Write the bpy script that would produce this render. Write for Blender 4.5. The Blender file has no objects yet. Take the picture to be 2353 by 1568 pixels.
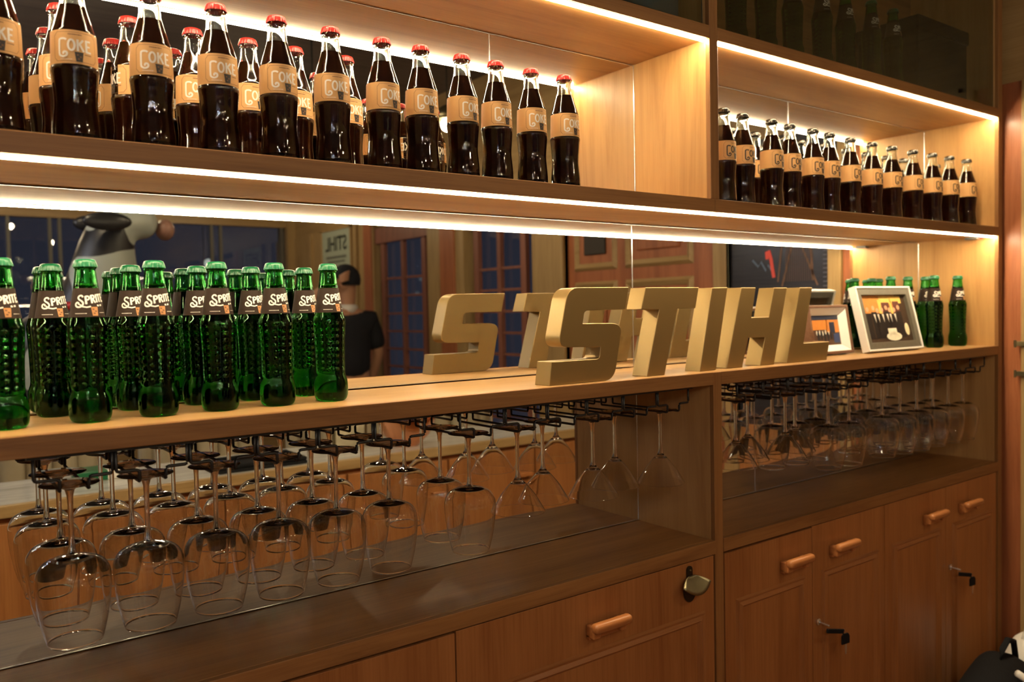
import bpy, bmesh, math, random
from mathutils import Vector, Matrix
random.seed(7)
PI = math.pi
S = bpy.context.scene
COL = S.collection

# ------------------------------------------------------------------ camera
W_PX, H_PX, F_PX = 2353, 1568, 1885.134
pit, rol, yaw = [math.radians(a) for a in (-2.10749, -1.18391, 36.4649)]
fw = Vector((math.sin(yaw)*math.cos(pit), math.cos(yaw)*math.cos(pit), math.sin(pit)))
r0 = Vector((math.cos(yaw), -math.sin(yaw), 0)); u0 = r0.cross(fw)
rt = math.cos(rol)*r0 + math.sin(rol)*u0
up = -math.sin(rol)*r0 + math.cos(rol)*u0
cd = bpy.data.cameras.new('camera'); cam = bpy.data.objects.new('camera', cd); COL.objects.link(cam)
cam.matrix_world = Matrix(((rt.x, up.x, -fw.x, 0), (rt.y, up.y, -fw.y, -1.25), (rt.z, up.z, -fw.z, 1.45), (0, 0, 0, 1)))
cd.sensor_width = 36.0; cd.sensor_fit = 'HORIZONTAL'; cd.lens = F_PX*36/W_PX
cd.clip_start = 0.02; cd.clip_end = 100
cd.dof.use_dof = True; cd.dof.focus_distance = 1.55; cd.dof.aperture_fstop = 4.0
S.camera = cam
# ------------------------------------------------------------------ world: night sky outside the windows
w = bpy.data.worlds.new('night'); S.world = w; w.use_nodes = True
w.node_tree.nodes['Background'].inputs[0].default_value = (0.0042, 0.0044, 0.0064, 1)
w.node_tree.nodes['Background'].inputs[1].default_value = 1.0
# ------------------------------------------------------------------ exposure
vs = S.view_settings
vs.view_transform = 'Standard'; vs.look = 'None'; vs.gamma = 1.0; vs.use_curve_mapping = False
vs.exposure = 2.35
S.cycles.max_bounces = 14; S.cycles.transmission_bounces = 14; S.cycles.glossy_bounces = 5
S.cycles.diffuse_bounces = 3; S.cycles.transparent_max_bounces = 32
S.cycles.use_adaptive_sampling = True; S.cycles.adaptive_threshold = 0.05
S.cycles.sample_clamp_indirect = 20.0
S.cycles.use_denoising = True
LED_POWER, LED_COL = 26.0, (1.0, 0.80, 0.50)
BULB_POWER = 46.0

# ================================================================== helpers
def mesh_obj(name, verts, faces, mat, parent=None, smooth=False, mats=None, midx=None):
    me = bpy.data.meshes.new(name); me.from_pydata(verts, [], faces); me.update()
    for m in (mats or [mat]): me.materials.append(m)
    if midx: me.polygons.foreach_set('material_index', midx)
    if smooth: me.polygons.foreach_set('use_smooth', [True]*len(me.polygons))
    o = bpy.data.objects.new(name, me); COL.objects.link(o)
    if parent: o.parent = parent
    return o
class MB:
    def __init__(s): s.v, s.f = [], []
    def add(s, v, f):
        n = len(s.v); s.v += [tuple(p) for p in v]; s.f += [tuple(i+n for i in q) for q in f]; return s
    def box(s, x0, x1, y0, y1, z0, z1):
        v = [(x, y, z) for z in (z0, z1) for y in (y0, y1) for x in (x0, x1)]
        return s.add(v, [(0, 2, 3, 1), (4, 5, 7, 6), (0, 1, 5, 4), (2, 6, 7, 3), (0, 4, 6, 2), (1, 3, 7, 5)])
    def prism(s, poly, y0, y1):                       # polygon in x,z extruded along y
        n = len(poly)
        v = [(x, y0, z) for x, z in poly] + [(x, y1, z) for x, z in poly]
        f = [tuple(range(n)), tuple(range(2*n-1, n-1, -1))] + [(i, i+n, (i+1) % n+n, (i+1) % n) for i in range(n)]
        return s.add(v, f)
    def tube(s, pts, r, n=8, closed=False):
        pts = [Vector(p) for p in pts]; m = len(pts); rings = []
        for i, p in enumerate(pts):
            a = pts[(i-1) % m] if (closed or i > 0) else None
            b = pts[(i+1) % m] if (closed or i < m-1) else None
            d = ((b-p).normalized() if b is not None else Vector()) + ((p-a).normalized() if a is not None else Vector())
            d = d.normalized() if d.length > 1e-6 else Vector((0, 0, 1))
            ref = Vector((0, 0, 1)) if abs(d.z) < .9 else Vector((1, 0, 0))
            x = d.cross(ref).normalized(); y = d.cross(x).normalized()
            rr = r[i] if isinstance(r, (list, tuple)) else r
            rings.append([p + x*rr*math.cos(2*PI*k/n) + y*rr*math.sin(2*PI*k/n) for k in range(n)])
        v = [q for g in rings for q in g]; f = []
        for i in range(m if closed else m-1):
            j = (i+1) % m
            f += [(i*n+k, i*n+(k+1) % n, j*n+(k+1) % n, j*n+k) for k in range(n)]
        if not closed: f += [tuple(range(n-1, -1, -1)), tuple((m-1)*n+k for k in range(n))]
        return s.add(v, f)
    def lathe(s, prof, n=32, mod=None, c=(0, 0, 0), flip=False):
        v, f, idx = [], [], []
        for r, z in prof:
            if r < 1e-6:
                idx.append([len(v)]); v.append((c[0], c[1], c[2]+z))
            else:
                idx.append(list(range(len(v), len(v)+n)))
                for k in range(n):
                    a = 2*PI*k/n; rr = r*(mod(a, z) if mod else 1)
                    v.append((c[0]+rr*math.cos(a), c[1]+rr*math.sin(a), c[2]+z))
        for A, B in zip(idx, idx[1:]):
            for k in range(n):
                q = [A[k % len(A)], A[(k+1) % n % len(A)], B[(k+1) % n % len(B)], B[k % len(B)]]
                q = list(dict.fromkeys(q))
                if len(q) > 2: f.append(tuple(q[::-1] if flip else q))
        return s.add(v, f)
    def ball(s, c, r, n=16, m=10):
        rx, ry, rz = r if isinstance(r, (list, tuple)) else (r, r, r)
        k = len(s.v)
        s.lathe([(math.sin(PI*i/m), -math.cos(PI*i/m)) for i in range(m+1)], n)
        for i in range(k, len(s.v)):
            x, y, z = s.v[i]; s.v[i] = (c[0]+x*rx, c[1]+y*ry, c[2]+z*rz)
        return s
    def build(s, name, mat, parent=None, smooth=False, bevel=0, segs=2, auto=None):
        o = mesh_obj(name, s.v, s.f, mat, parent, smooth)
        bm = bmesh.new(); bm.from_mesh(o.data)
        bmesh.ops.recalc_face_normals(bm, faces=bm.faces)
        if bevel:
            bmesh.ops.bevel(bm, geom=[e for e in bm.edges if e.is_manifold and e.calc_face_angle(0) > .5], offset=bevel, segments=segs, affect='EDGES', profile=.5)
        if auto is not None:
            for e in bm.edges: e.smooth = not (e.is_manifold and e.calc_face_angle(0) > auto)
            for q in bm.faces: q.smooth = True
        bm.to_mesh(o.data); bm.free()
        return o
def tag(o, label, cat=None, group=None, kind=None):
    if label: o['label'] = label
    if cat: o['category'] = cat
    if group: o['group'] = group
    if kind: o['kind'] = kind
    return o
def thing(name, loc, label, cat, group=None, rz=0):
    o = bpy.data.objects.new(name, None); COL.objects.link(o); o.empty_display_size = .05
    o.location = loc; o.rotation_euler = (0, 0, rz); return tag(o, label, cat, group)
def struct(o): o['kind'] = 'structure'; return o
def dup(o, parent=None):
    c = o.copy(); COL.objects.link(c); c.parent = parent
    for ch in list(o.children): dup(ch, c)
    return c
class Stamp:                                             # first use moves the original, later uses copy it
    def __init__(s, proto): s.p, s.used = proto, False
    def put(s, loc, label, group, rz=0):
        o = dup(s.p) if s.used else s.p; s.used = True
        o.location = loc; o.rotation_euler = (0, 0, rz); o['label'] = label; o['group'] = group; return o
ORD = ['first', 'second', 'third', 'fourth', 'fifth', 'sixth', 'seventh', 'eighth', 'ninth', 'tenth', 'eleventh', 'twelfth', 'thirteenth', 'fourteenth']

# ================================================================== materials
def mat(name):
    m = bpy.data.materials.new(name); m.use_nodes = True; nt = m.node_tree
    return m, nt, nt.nodes['Principled BSDF'], nt.links
def setp(b, **k):
    names = dict(color='Base Color', rough='Roughness', metal='Metallic', trans='Transmission Weight', ior='IOR', spec='Specular IOR Level', coat='Coat Weight', em='Emission Color', es='Emission Strength')
    for a, v in k.items():
        if a in ('color', 'em') and len(v) == 3: v = (*v, 1)
        b.inputs[names[a]].default_value = v
def plain(name, color, rough=.5, var=.12, scale=20, **k):
    m, nt, b, L = mat(name); setp(b, color=color, rough=rough, **k)
    if var:
        tc = nt.nodes.new('ShaderNodeTexCoord'); n = nt.nodes.new('ShaderNodeTexNoise'); n.inputs['Scale'].default_value = scale; n.inputs['Detail'].default_value = 4
        mx = nt.nodes.new('ShaderNodeMix'); mx.data_type = 'RGBA'
        mx.inputs[6].default_value = (*[c*(1-var) for c in color], 1); mx.inputs[7].default_value = (*[min(1, c*(1+var)) for c in color], 1)
        L.new(tc.outputs['Object'], n.inputs['Vector']); L.new(n.outputs['Fac'], mx.inputs[0]); L.new(mx.outputs[2], b.inputs['Base Color'])
    return m
def wood(name, light, dark, axis='x', rough=.42, figure=1.0, bump=.08, spec=.4, fine=.6):
    m, nt, b, L = mat(name); setp(b, rough=rough, spec=spec)
    N = nt.nodes.new
    tc = N('ShaderNodeTexCoord')
    def noise(al, ac, det, dist):
        mp = N('ShaderNodeMapping'); sc = [ac]*3; sc['xyz'.index(axis)] = al; mp.inputs['Scale'].default_value = sc
        n = N('ShaderNodeTexNoise'); n.inputs['Scale'].default_value = 1; n.inputs['Detail'].default_value = det; n.inputs['Roughness'].default_value = .62; n.inputs['Distortion'].default_value = dist
        L.new(tc.outputs['Object'], mp.inputs['Vector']); L.new(mp.outputs['Vector'], n.inputs['Vector']); return n
    a = noise(1.1, 11, 5, 1.4*figure); f = noise(5, 190, 3, .2)
    rp = N('ShaderNodeValToRGB'); e = rp.color_ramp.elements
    e[0].position = .30; e[0].color = (*dark, 1); e[1].position = .62; e[1].color = (*light, 1)
    mid = e.new(.47); mid.color = (*[(x*.65+y*.35) for x, y in zip(light, dark)], 1)
    L.new(a.outputs['Fac'], rp.inputs['Fac'])
    rp2 = N('ShaderNodeValToRGB'); e2 = rp2.color_ramp.elements; e2[0].position = .3; e2[0].color = (.72, .66, .6, 1); e2[1].position = .55; e2[1].color = (1, 1, 1, 1)
    L.new(f.outputs['Fac'], rp2.inputs['Fac'])
    mx = N('ShaderNodeMix'); mx.data_type = 'RGBA'; mx.blend_type = 'MULTIPLY'; mx.inputs[0].default_value = fine
    L.new(rp.outputs[0], mx.inputs[6]); L.new(rp2.outputs[0], mx.inputs[7]); L.new(mx.outputs[2], b.inputs['Base Color'])
    bp = N('ShaderNodeBump'); bp.inputs['Strength'].default_value = bump; bp.inputs['Distance'].default_value = .002
    L.new(f.outputs['Fac'], bp.inputs['Height']); L.new(bp.outputs[0], b.inputs['Normal'])
    return m
def glass(name, color=(1, 1, 1), ior=1.5, rough=0.0, absorb=None, density=0):
    m, nt, b, L = mat(name); nt.nodes.remove(b)
    g = nt.nodes.new('ShaderNodeBsdfGlass'); g.inputs['Color'].default_value = (*color, 1); g.inputs['IOR'].default_value = ior; g.inputs['Roughness'].default_value = rough
    L.new(g.outputs[0], nt.nodes['Material Output'].inputs['Surface'])
    if absorb:
        v = nt.nodes.new('ShaderNodeVolumeAbsorption'); v.inputs['Color'].default_value = (*absorb, 1); v.inputs['Density'].default_value = density
        L.new(v.outputs[0], nt.nodes['Material Output'].inputs['Volume'])
    return m, nt, g, L
def emit(name, color, strength):
    m, nt, b, L = mat(name); setp(b, color=(.03, .03, .03), em=color, es=strength); return m

OAK_L, OAK_D = (.56, .315, .115), (.40, .20, .065)
M = {}
for ax in 'xyz':
    M['oak_'+ax] = wood('oak_'+ax, OAK_L, OAK_D, ax, fine=.28, bump=.03)
    M['board_'+ax] = wood('board_oak_'+ax, (.48, .245, .080), (.36, .165, .050), ax, fine=.4)
    M['red_'+ax] = wood('red_wood_'+ax, (.40, .168, .054), (.29, .108, .032), ax, rough=.40, figure=.6)
    M['edge_'+ax] = wood('edge_oak_'+ax, (.33, .155, .050), (.20, .085, .026), ax, rough=.5, bump=.25)
    M['maho_'+ax] = wood('mahogany_'+ax, (.40, .140, .058), (.27, .088, .035), ax, rough=.35)
    M['tan_'+ax] = wood('tan_wood_'+ax, (.40, .265, .115), (.29, .18, .07), ax)
M['mid_x'] = wood('shelf_oak', (.45, .265, .105), (.35, .19, .065), 'x', fine=.5)
M['top_x'] = wood('worktop_oak', (.36, .165, .050), (.25, .105, .030), 'x', rough=.42)
M['handle'] = wood('handle_wood', (.47, .185, .06), (.36, .13, .04), 'x', rough=.3)
M['black'] = plain('black_wire', (.012, .012, .012), .35, 0)
M['silver'] = plain('aluminium', (.75, .75, .73), .25, .05, metal=.9)
M['mirror'] = plain('mirror_silver', (.86, .87, .86), 0.0, 0, metal=1.0)
M['dark_back'] = plain('dark_backing', (.03, .022, .016), .7)
M['led'] = emit('led_tape', LED_COL, LED_POWER)
M['glass'], *_ = glass('clear_glass', (1, 1, 1), 1.5)
def thin_glass():
    m, nt, b, L = mat('thin_glass'); nt.nodes.remove(b); N = nt.nodes.new
    geo = N('ShaderNodeNewGeometry'); dt = N('ShaderNodeVectorMath'); dt.operation = 'DOT_PRODUCT'
    L.new(geo.outputs['Normal'], dt.inputs[0]); L.new(geo.outputs['Incoming'], dt.inputs[1])
    def mth(op, a, b=None):
        n = N('ShaderNodeMath'); n.operation = op
        for i, x in enumerate((a, b)):
            if x is None: continue
            if isinstance(x, (int, float)): n.inputs[i].default_value = x
            else: L.new(x, n.inputs[i])
        return n.outputs[0]
    fr = mth('MULTIPLY_ADD', mth('POWER', mth('SUBTRACT', 1.0, mth('ABSOLUTE', dt.outputs['Value'])), 2.6), .85); fr.node.inputs[2].default_value = .085
    tr = N('ShaderNodeBsdfTransparent'); tr.inputs[0].default_value = (.975, .98, .975, 1); gl = N('ShaderNodeBsdfGlossy'); gl.inputs['Roughness'].default_value = .012; gl.inputs[0].default_value = (1, 1, 1, 1)
    mx = N('ShaderNodeMixShader'); L.new(fr, mx.inputs[0]); L.new(tr.outputs[0], mx.inputs[1]); L.new(gl.outputs[0], mx.inputs[2])
    L.new(mx.outputs[0], nt.nodes['Material Output'].inputs['Surface']); return m
M['thin_glass'] = thin_glass()
M['bottle_clear'], *_ = glass('clear_bottle_glass', (.98, 1, .985), 1.5)
M['cola'] = plain('cola', (.022, .006, .003), .06, 0, spec=.25)
M['tan_label'] = plain('tan_label_paper', (.66, .365, .135), .55, .06, 60)
M['brown_label'] = plain('brown_label_paper', (.028, .016, .010), .6, .15, 60, spec=.2)
M['ink_white'] = plain('white_ink', (.80, .74, .66), .5, 0)
M['ink_dark'] = plain('dark_ink', (.03, .022, .018), .5, 0)
M['ink_brown'] = plain('brown_ink', (.16, .07, .025), .5, 0)
M['ink_orange'] = plain('orange_ink', (.42, .19, .06), .5, 0)
M['red_cap'] = plain('red_cap_paint', (.50, .022, .018), .32, .05)
M['green_cap'] = plain('green_cap_paint', (.004, .125, .045), .32, .05)
M['dark_cap'] = plain('dark_cap_metal', (.10, .095, .085), .22, 0, metal=.9)
M['gold'] = plain('gold_paint', (.31, .21, .078), .40, .05, 8, metal=.55)
M['brass'] = plain('antique_brass', (.20, .175, .10), .35, .2, 60, metal=.9)
M['white'] = plain('white_lacquer', (.78, .76, .72), .4, .03)
M['walnut'] = wood('walnut_frame', (.20, .10, .055), (.12, .055, .03), 'x')
M['grey_frame'] = plain('grey_frame', (.12, .108, .080), .5, .15, 90)
M['bag'] = plain('black_nylon', (.010, .010, .011), .85, .3, 80, spec=.15)
M['marble'] = wood('pale_marble', (.62, .62, .60), (.36, .36, .35), 'x', rough=.2, figure=3)
M['beige'] = plain('beige_upholstery', (.42, .36, .25), .8, .1)
M['copper'] = plain('copper', (.72, .33, .17), .22, .05, metal=1)
M['ceiling'] = wood('dark_ceiling', (.14, .105, .088), (.08, .062, .052), 'x', rough=.6)
M['floor'] = wood('dark_floor', (.20, .11, .05), (.11, .06, .03), 'x')
M['skin'] = plain('skin', (.52, .27, .16), .5, .05)
M['navy'] = plain('navy_cloth', (.010, .011, .016), .85, .2)
M['muntin'] = wood('red_muntin', (.26, .10, .065), (.18, .065, .045), 'z')
def green_glass():
    m, nt, g, L = glass('green_bottle_glass', (.55, .95, .60), 1.46, 0, (.01, .50, .06), 95)
    N = nt.nodes.new; tc = N('ShaderNodeTexCoord'); sp = N('ShaderNodeSeparateXYZ'); L.new(tc.outputs['Object'], sp.inputs[0])
    def mth(op, a, b=None):
        n = N('ShaderNodeMath'); n.operation = op
        for i, x in enumerate((a, b)):
            if x is None: continue
            if isinstance(x, (int, float)): n.inputs[i].default_value = x
            else: L.new(x, n.inputs[i])
        return n.outputs[0]
    th = mth('ARCTAN2', sp.outputs['Y'], sp.outputs['X'])
    a = mth('COSINE', mth('MULTIPLY', th, 12)); b = mth('COSINE', mth('MULTIPLY', sp.outputs['Z'], 2*PI/.0115))
    p = mth('POWER', mth('MAXIMUM', mth('MULTIPLY', mth('ADD', a, 1), mth('MULTIPLY', mth('ADD', b, 1), .25)), 0.0), 3)
    msk = mth('MULTIPLY', mth('GREATER_THAN', sp.outputs['Z'], .053), mth('LESS_THAN', sp.outputs['Z'], .140))
    bp = N('ShaderNodeBump'); bp.inputs['Strength'].default_value = .8; bp.inputs['Distance'].default_value = .003
    L.new(mth('MULTIPLY', p, msk), bp.inputs['Height']); L.new(bp.outputs[0], g.inputs['Normal'])
    return m
M['green_glass'] = green_glass()

# ================================================================== levels (metres)
Ut, Ub, Ct, Cb, St, Sb, Kt, Kb = 2.093, 2.063, 1.699, 1.668, 1.298, 1.268, .904, .872
dL, dR, XR, XE = 1.502, 1.531, 2.966, 2.994
XL = -.95                                              # left end of the back bar, out of frame
DM = .248                                              # mirror plane
SIDE = 3.0                                             # right side wall

# ================================================================== setting
struct(MB().box(-3.2, SIDE+.2, -6.2, .5, -.06, 0).build('floor', M['floor']))
struct(MB().box(-3.2, SIDE+.2, -6.2, .5, 2.95, 3.05).build('ceiling', M['ceiling']))
struct(MB().box(-3.2, SIDE+.2, .36, .5, 0, 2.95).build('wall_back', M['tan_z']))
struct(MB().box(-3.2, -3.05, -6.2, .36, 0, 2.95).build('wall_left', M['tan_z']))

# ================================================================== shelving unit
sh = thing('back_bar_shelving', (0, 0, 0), 'built-in oak back bar shelving with lit compartments and a centre divider', 'shelving')
BK = .30
def board(name, x0, x1, y0, y1, z0, z1, m, parent=sh, bev=.0012):
    return MB().box(x0, x1, y0, y1, z0, z1).build(name, M[m], parent, bevel=bev)
for x0, x1 in ((XL, dL), (dR, XR)):
    board('shelf_board', x0, x1, .012, BK, Ub, Ut, 'board_x')
    board('edge_strip', x0, x1, 0, .012, Ub, Ut, 'edge_x')
    board('shelf_board', x0, x1, 0, BK, 2.60, 2.63, 'oak_x')
    board('shelf_board', x0, x1, .012, .258, Sb, St, 'mid_x')
    board('edge_strip', x0, x1, 0, .012, Sb, St, 'edge_x')
board('shelf_board', XL, 1.5155, .012, BK, Cb, Ct, 'board_x')
board('shelf_board', 1.5165, XR, .012, BK, Cb, Ct, 'board_x')
board('edge_strip', XL, 1.5155, 0, .012, Cb, Ct, 'edge_x'); board('edge_strip', 1.5165, XR, 0, .012, Cb, Ct, 'edge_x')
for z0, z1 in ((0, St-.0003), (Ct, 2.66)):
    board('divider', dL, dR, .012, BK, z0, z1, 'oak_z')
    board('edge_strip', dL, dR, 0, .012, z0, z1, 'edge_z')
board('end_panel', XR, XE, .012, BK, 0, 2.66, 'oak_z'); board('edge_strip', XR, XE, 0, .012, 0, 2.66, 'edge_z')
board('end_panel', XL-.03, XL, 0, BK, 0, 2.66, 'oak_z')
board('back_panel', XL, XE, BK, BK+.012, 0, 2.66, 'edge_x')

# mirrors
def mirror(x0, x1, z0, z1, y, label):
    t = thing('mirror_panel', (0, 0, 0), label, 'mirror', 'mirror panels behind the shelves')
    MB().box(x0+.001, x1-.001, y, y+.005, z0, z1).build('pane', M['mirror'], t)
    e = .0013
    for q in (z1, z0-e): MB().box(x0+.001, x1-.001, y-.0012, y+.005, q, q+e).build('edge_trim', M['silver'], t)
    MB().box(x1-.001, x1+.0006, y-.0012, y+.005, z0, z1).build('edge_trim', M['silver'], t)
mirror(XL, 1.057, Ct+.003, Ub-.003, .242, 'long mirror behind the front row of red-capped bottles')
mirror(1.057, dL-.001, Ct+.003, Ub-.003, .242, 'short mirror beside the divider behind the red-capped bottles')
mirror(dR, 2.155, Ct+.003, Ub-.003, DM, 'mirror next to the divider behind the dark-capped bottles')
mirror(2.155, XR-.001, Ct+.003, Ub-.003, DM, 'mirror next to the end panel behind the dark-capped bottles')
mirror(XL, 1.514, St+.003, Cb-.004, .270, 'wide mirror behind the green bottles and the first gold letters')
mirror(1.515, XR-.001, St+.003, Cb-.004, .270, 'mirror behind the picture frames on the middle shelf')
mirror(XL, dL-.001, Kt+.003, Sb-.003, DM, 'mirror behind the hanging wine glasses left of the divider')
mirror(dR, 1.98, Kt+.003, Sb-.003, DM, 'small mirror behind the martini glasses right of the divider')
mirror(1.98, XR-.001, Kt+.003, Sb-.003, DM, 'mirror behind the dense hanging glasses near the end panel')

# light strips
def strip(x0, x1, z, label):
    t = thing('light_strip', (0, 0, 0), label, 'light strip', 'glowing light strips under the shelves')
    MB().box(x0, x1, .004, .014, z-.0055, z-.0012).build('light_tape', M['led'], t)
    MB().box(x0, x1, .003, .015, z-.0012, z).build('mounting_rail', M['silver'], t)
strip(XL+.01, dL-.004, Ub, 'glowing light strip above the red-capped bottles')
strip(dR+.004, XR-.004, Ub, 'glowing light strip above the dark-capped bottles')
strip(XL+.01, XR-.006, Cb, 'long glowing light strip above the green bottles and gold letters')
t = thing('strip_connector', (2.935, .07, Cb-.004), 'small grey cable clip under the shelf at the end panel', 'connector')
MB().box(-.012, .012, -.02, .02, -.004, .004).build('clip', plain('grey_plastic', (.15, .15, .14), .5), t, bevel=.001)
MB().tube([(0, -.02, 0), (.008, -.035, .001), (.012, -.05, .002)], .0015).build('cable', M['red_cap'], t)

# counter tops
for x0, x1, lb in ((XL, dL, 'worn oak worktop below the wine glasses left of the divider'), (dR, XR, 'oak worktop below the glasses right of the divider')):
    t = thing('countertop', (0, 0, 0), lb, 'countertop', 'oak worktops')
    board('slab', x0, x1, .012, DM, Kb, Kt, 'top_x' if 'top_x' in M else 'oak_x', t); board('edge_strip', x0, x1, -.002, .012, Kb, Kt, 'edge_x', t)

# ================================================================== base cabinets
def handle(parent, xc, zc):
    h = MB().box(xc-.052, xc+.052, -.036, -.014, zc-.001, zc+.020).build('handle', M['handle'], parent, bevel=.0085, segs=4, auto=.9)
    tag(h, 'rounded orange wood pull')
    m = MB()
    for a, b in ((-.050, -.030), (.026, .042)): m.box(xc+a, xc+b, -.024, .001, zc-.014, zc+.013)
    m.box(xc-.050, xc+.042, -.012, .001, zc-.018, zc-.006)
    m.build('handle_mount', M['handle'], h, bevel=.003)
    return h
def cab_door(parent, x0, x1, hx, lock=None, top=Kb-.003, mold=True):
    d = MB().box(x0+.0015, x1-.0015, .001, .02, .08, top).build('door', M['red_z'], parent, bevel=.001)
    # raised moulding: four mitred pieces
    a0, a1, zt, zb, wd = x0+.04, x1-.035, .748, .16, .026
    pf = [(0, 0), (.004, -.006), (.010, -.003), (.018, -.008), (.026, 0)]
    def piece(p, q, inward):
        m = MB(); p, q, n = Vector(p), Vector(q), Vector(inward); d_ = (q-p).normalized()
        v = [p + n*o + d_*o + Vector((0, y, 0)) for o, y in pf] + [q + n*o - d_*o + Vector((0, y, 0)) for o, y in pf]
        k = len(pf); m.add(v, [(i, i+1, k+i+1, k+i) for i in range(k-1)]); m.build('moulding', M['red_x' if abs(d_.x) > .5 else 'red_z'], d)
    y = .001
    piece((a0, y, zt), (a1, y, zt), (0, 0, -1)); piece((a1, y, zt), (a1, y, zb), (-1, 0, 0))
    piece((a1, y, zb), (a0, y, zb), (0, 0, 1)); piece((a0, y, zb), (a0, y, zt), (1, 0, 0))
    if hx: handle(d, hx, .792)
    if lock:
        MB().lathe([(0, 0), (.009, 0), (.009, .003), (.006, .005), (0, .005)], 16).build('lock', M['silver'], d).matrix_local = Matrix.Translation((lock, 0, .611)) @ Matrix.Rotation(PI/2, 4, 'X')
    return d
def key_pair(x, z, label):
    t = thing('key_ring', (x, -.006, z), label, 'keys', 'keys left in the cabinet locks')
    MB().box(-.004, .062, -.030, -.024, -.020, -.008).build('key_bow', M['bag'], t, bevel=.002).rotation_euler = (0, .22, -.12)
    MB().tube([(0, .006, 0), (0, -.027, -.002)], .0025).build('key_blade', M['silver'], t)
    MB().tube([(.056+.007*math.cos(a), -.033, -.032+.010*math.sin(a)) for a in [2*PI*i/12 for i in range(12)]], .0008, 6, True).build('ring', M['silver'], t)
    MB().prism([(.046, -.062), (.080, -.064), (.080, -.044), (.074, -.036), (.052, -.034), (.046, -.042)], -.036, -.031).build('key_bow', M['bag'], t, bevel=.001)
    MB().prism([(.059, -.062), (.068, -.063), (.067, -.086), (.063, -.092), (.060, -.086)], -.035, -.033).build('key_blade', M['silver'], t)
lc = thing('base_cabinet', (0, 0, 0), 'reddish wood base cabinet with a wide door left of the divider', 'cabinet', 'base cabinets under the worktop')
board('carcass', XL, dL, .0215, BK, .03, Kb-.0005, 'red_z', lc)
cab_door(lc, XL, -.05, -.4); cab_door(lc, -.05, .783, .3, top=Kb-.006); cab_door(lc, .783, dL-.004, 1.147)
rc = thing('base_cabinet', (0, 0, 0), 'reddish wood base cabinet with four narrow doors right of the divider', 'cabinet', 'base cabinets under the worktop')
board('carcass', dR, XR, .0215, BK, .03, Kb-.0005, 'red_z', rc)
ed = (dR+.004, 1.889, 2.244, 2.604, XR-.012)
for i, (hx, lk) in enumerate(((1.800, None), (2.015, 1.912), (2.510, None), (2.735, 2.629))):
    cab_door(rc, ed[i], ed[i+1], hx, lk, top=Kb-(.007 if i == 0 else .003))
key_pair(1.912, .611, 'keys hanging in the lock of the second door from the divider')
key_pair(2.629, .611, 'keys hanging in the lock of the door beside the end panel')
# bottle opener
t = thing('bottle_opener', (1.41, 0, .82), 'antique brass wall bottle opener screwed to the wide cabinet door', 'bottle opener')
def ell(cx, cz, rx, rz, a0=0, a1=2*PI, n=20): return [(cx+rx*math.cos(a0+(a1-a0)*i/n), cz+rz*math.sin(a0+(a1-a0)*i/n)) for i in range(n+(0 if abs(a1-a0) > 6.2 else 1))]
MB().prism([(-.009, .0)]+ell(0, .034, .009, .009, PI, 0, 8)+[(.009, 0), (.020, -.008)]+ell(0, -.014, .020, .026, 0, -PI, 12)+[(-.020, -.008)], -.004, 0).build('plate', plain('dark_bronze', (.05, .043, .03), .4, .1, metal=.8), t, bevel=.001)
v, f = [], []
for j in range(7):
    tt = j/6
    for i in range(13):
        a = -1 + 2*i/12
        v.append((a*(.010+.036*tt**.7), -.004-.030*tt*(1-.35*a*a), .020-tt*(.036-.020*a*a)))
for j in range(6):
    for i in range(12): f.append((j*13+i, j*13+i+1, (j+1)*13+i+1, (j+1)*13+i))
o = mesh_obj('opener_lip', v, f, M['brass'], t, True); md = o.modifiers.new('thick', 'SOLIDIFY'); md.thickness = .003
MB().ball((0, -.004, .033), .003).build('screw', M['brass'], t)

# ================================================================== top cabinet glass doors and contents
gd, gnt, gg, gL = glass('door_glass', (.90, .94, .91), 1.45)
for x0, x1, lb in ((XL+.005, dL-.004, 'dark sliding glass door above the left light strip'), (dR+.004, XR-.004, 'dark sliding glass door in front of the unlit green bottles')):
    t = thing('glass_door', (0, 0, 0), lb, 'glass door', 'sliding glass doors of the top cabinet')
    MB().box(x0, x1, .016, .021, Ut+.002, 2.598).build('pane', gd, t)
t = thing('storage_box', (2.70, .155, Ut), 'black storage box in the dark top cabinet', 'box')
MB().box(-.16, .16, -.10, .10, 0, .23).build('box_body', M['bag'], t, bevel=.006); MB().box(-.165, .165, -.105, .105, .20, .245).build('lid', M['bag'], t, bevel=.006)
t = thing('storage_box', (1.22, .155, Ut), 'grey storage box in the dark cabinet left of the divider', 'box')
MB().box(-.24, .24, -.10, .10, 0, .25).build('box_body', plain('grey_card', (.10, .10, .105), .7), t, bevel=.004); MB().box(-.245, .245, -.105, .105, .21, .262).build('lid', plain('grey_card_lid', (.12, .12, .12), .7), t, bevel=.004)

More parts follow.
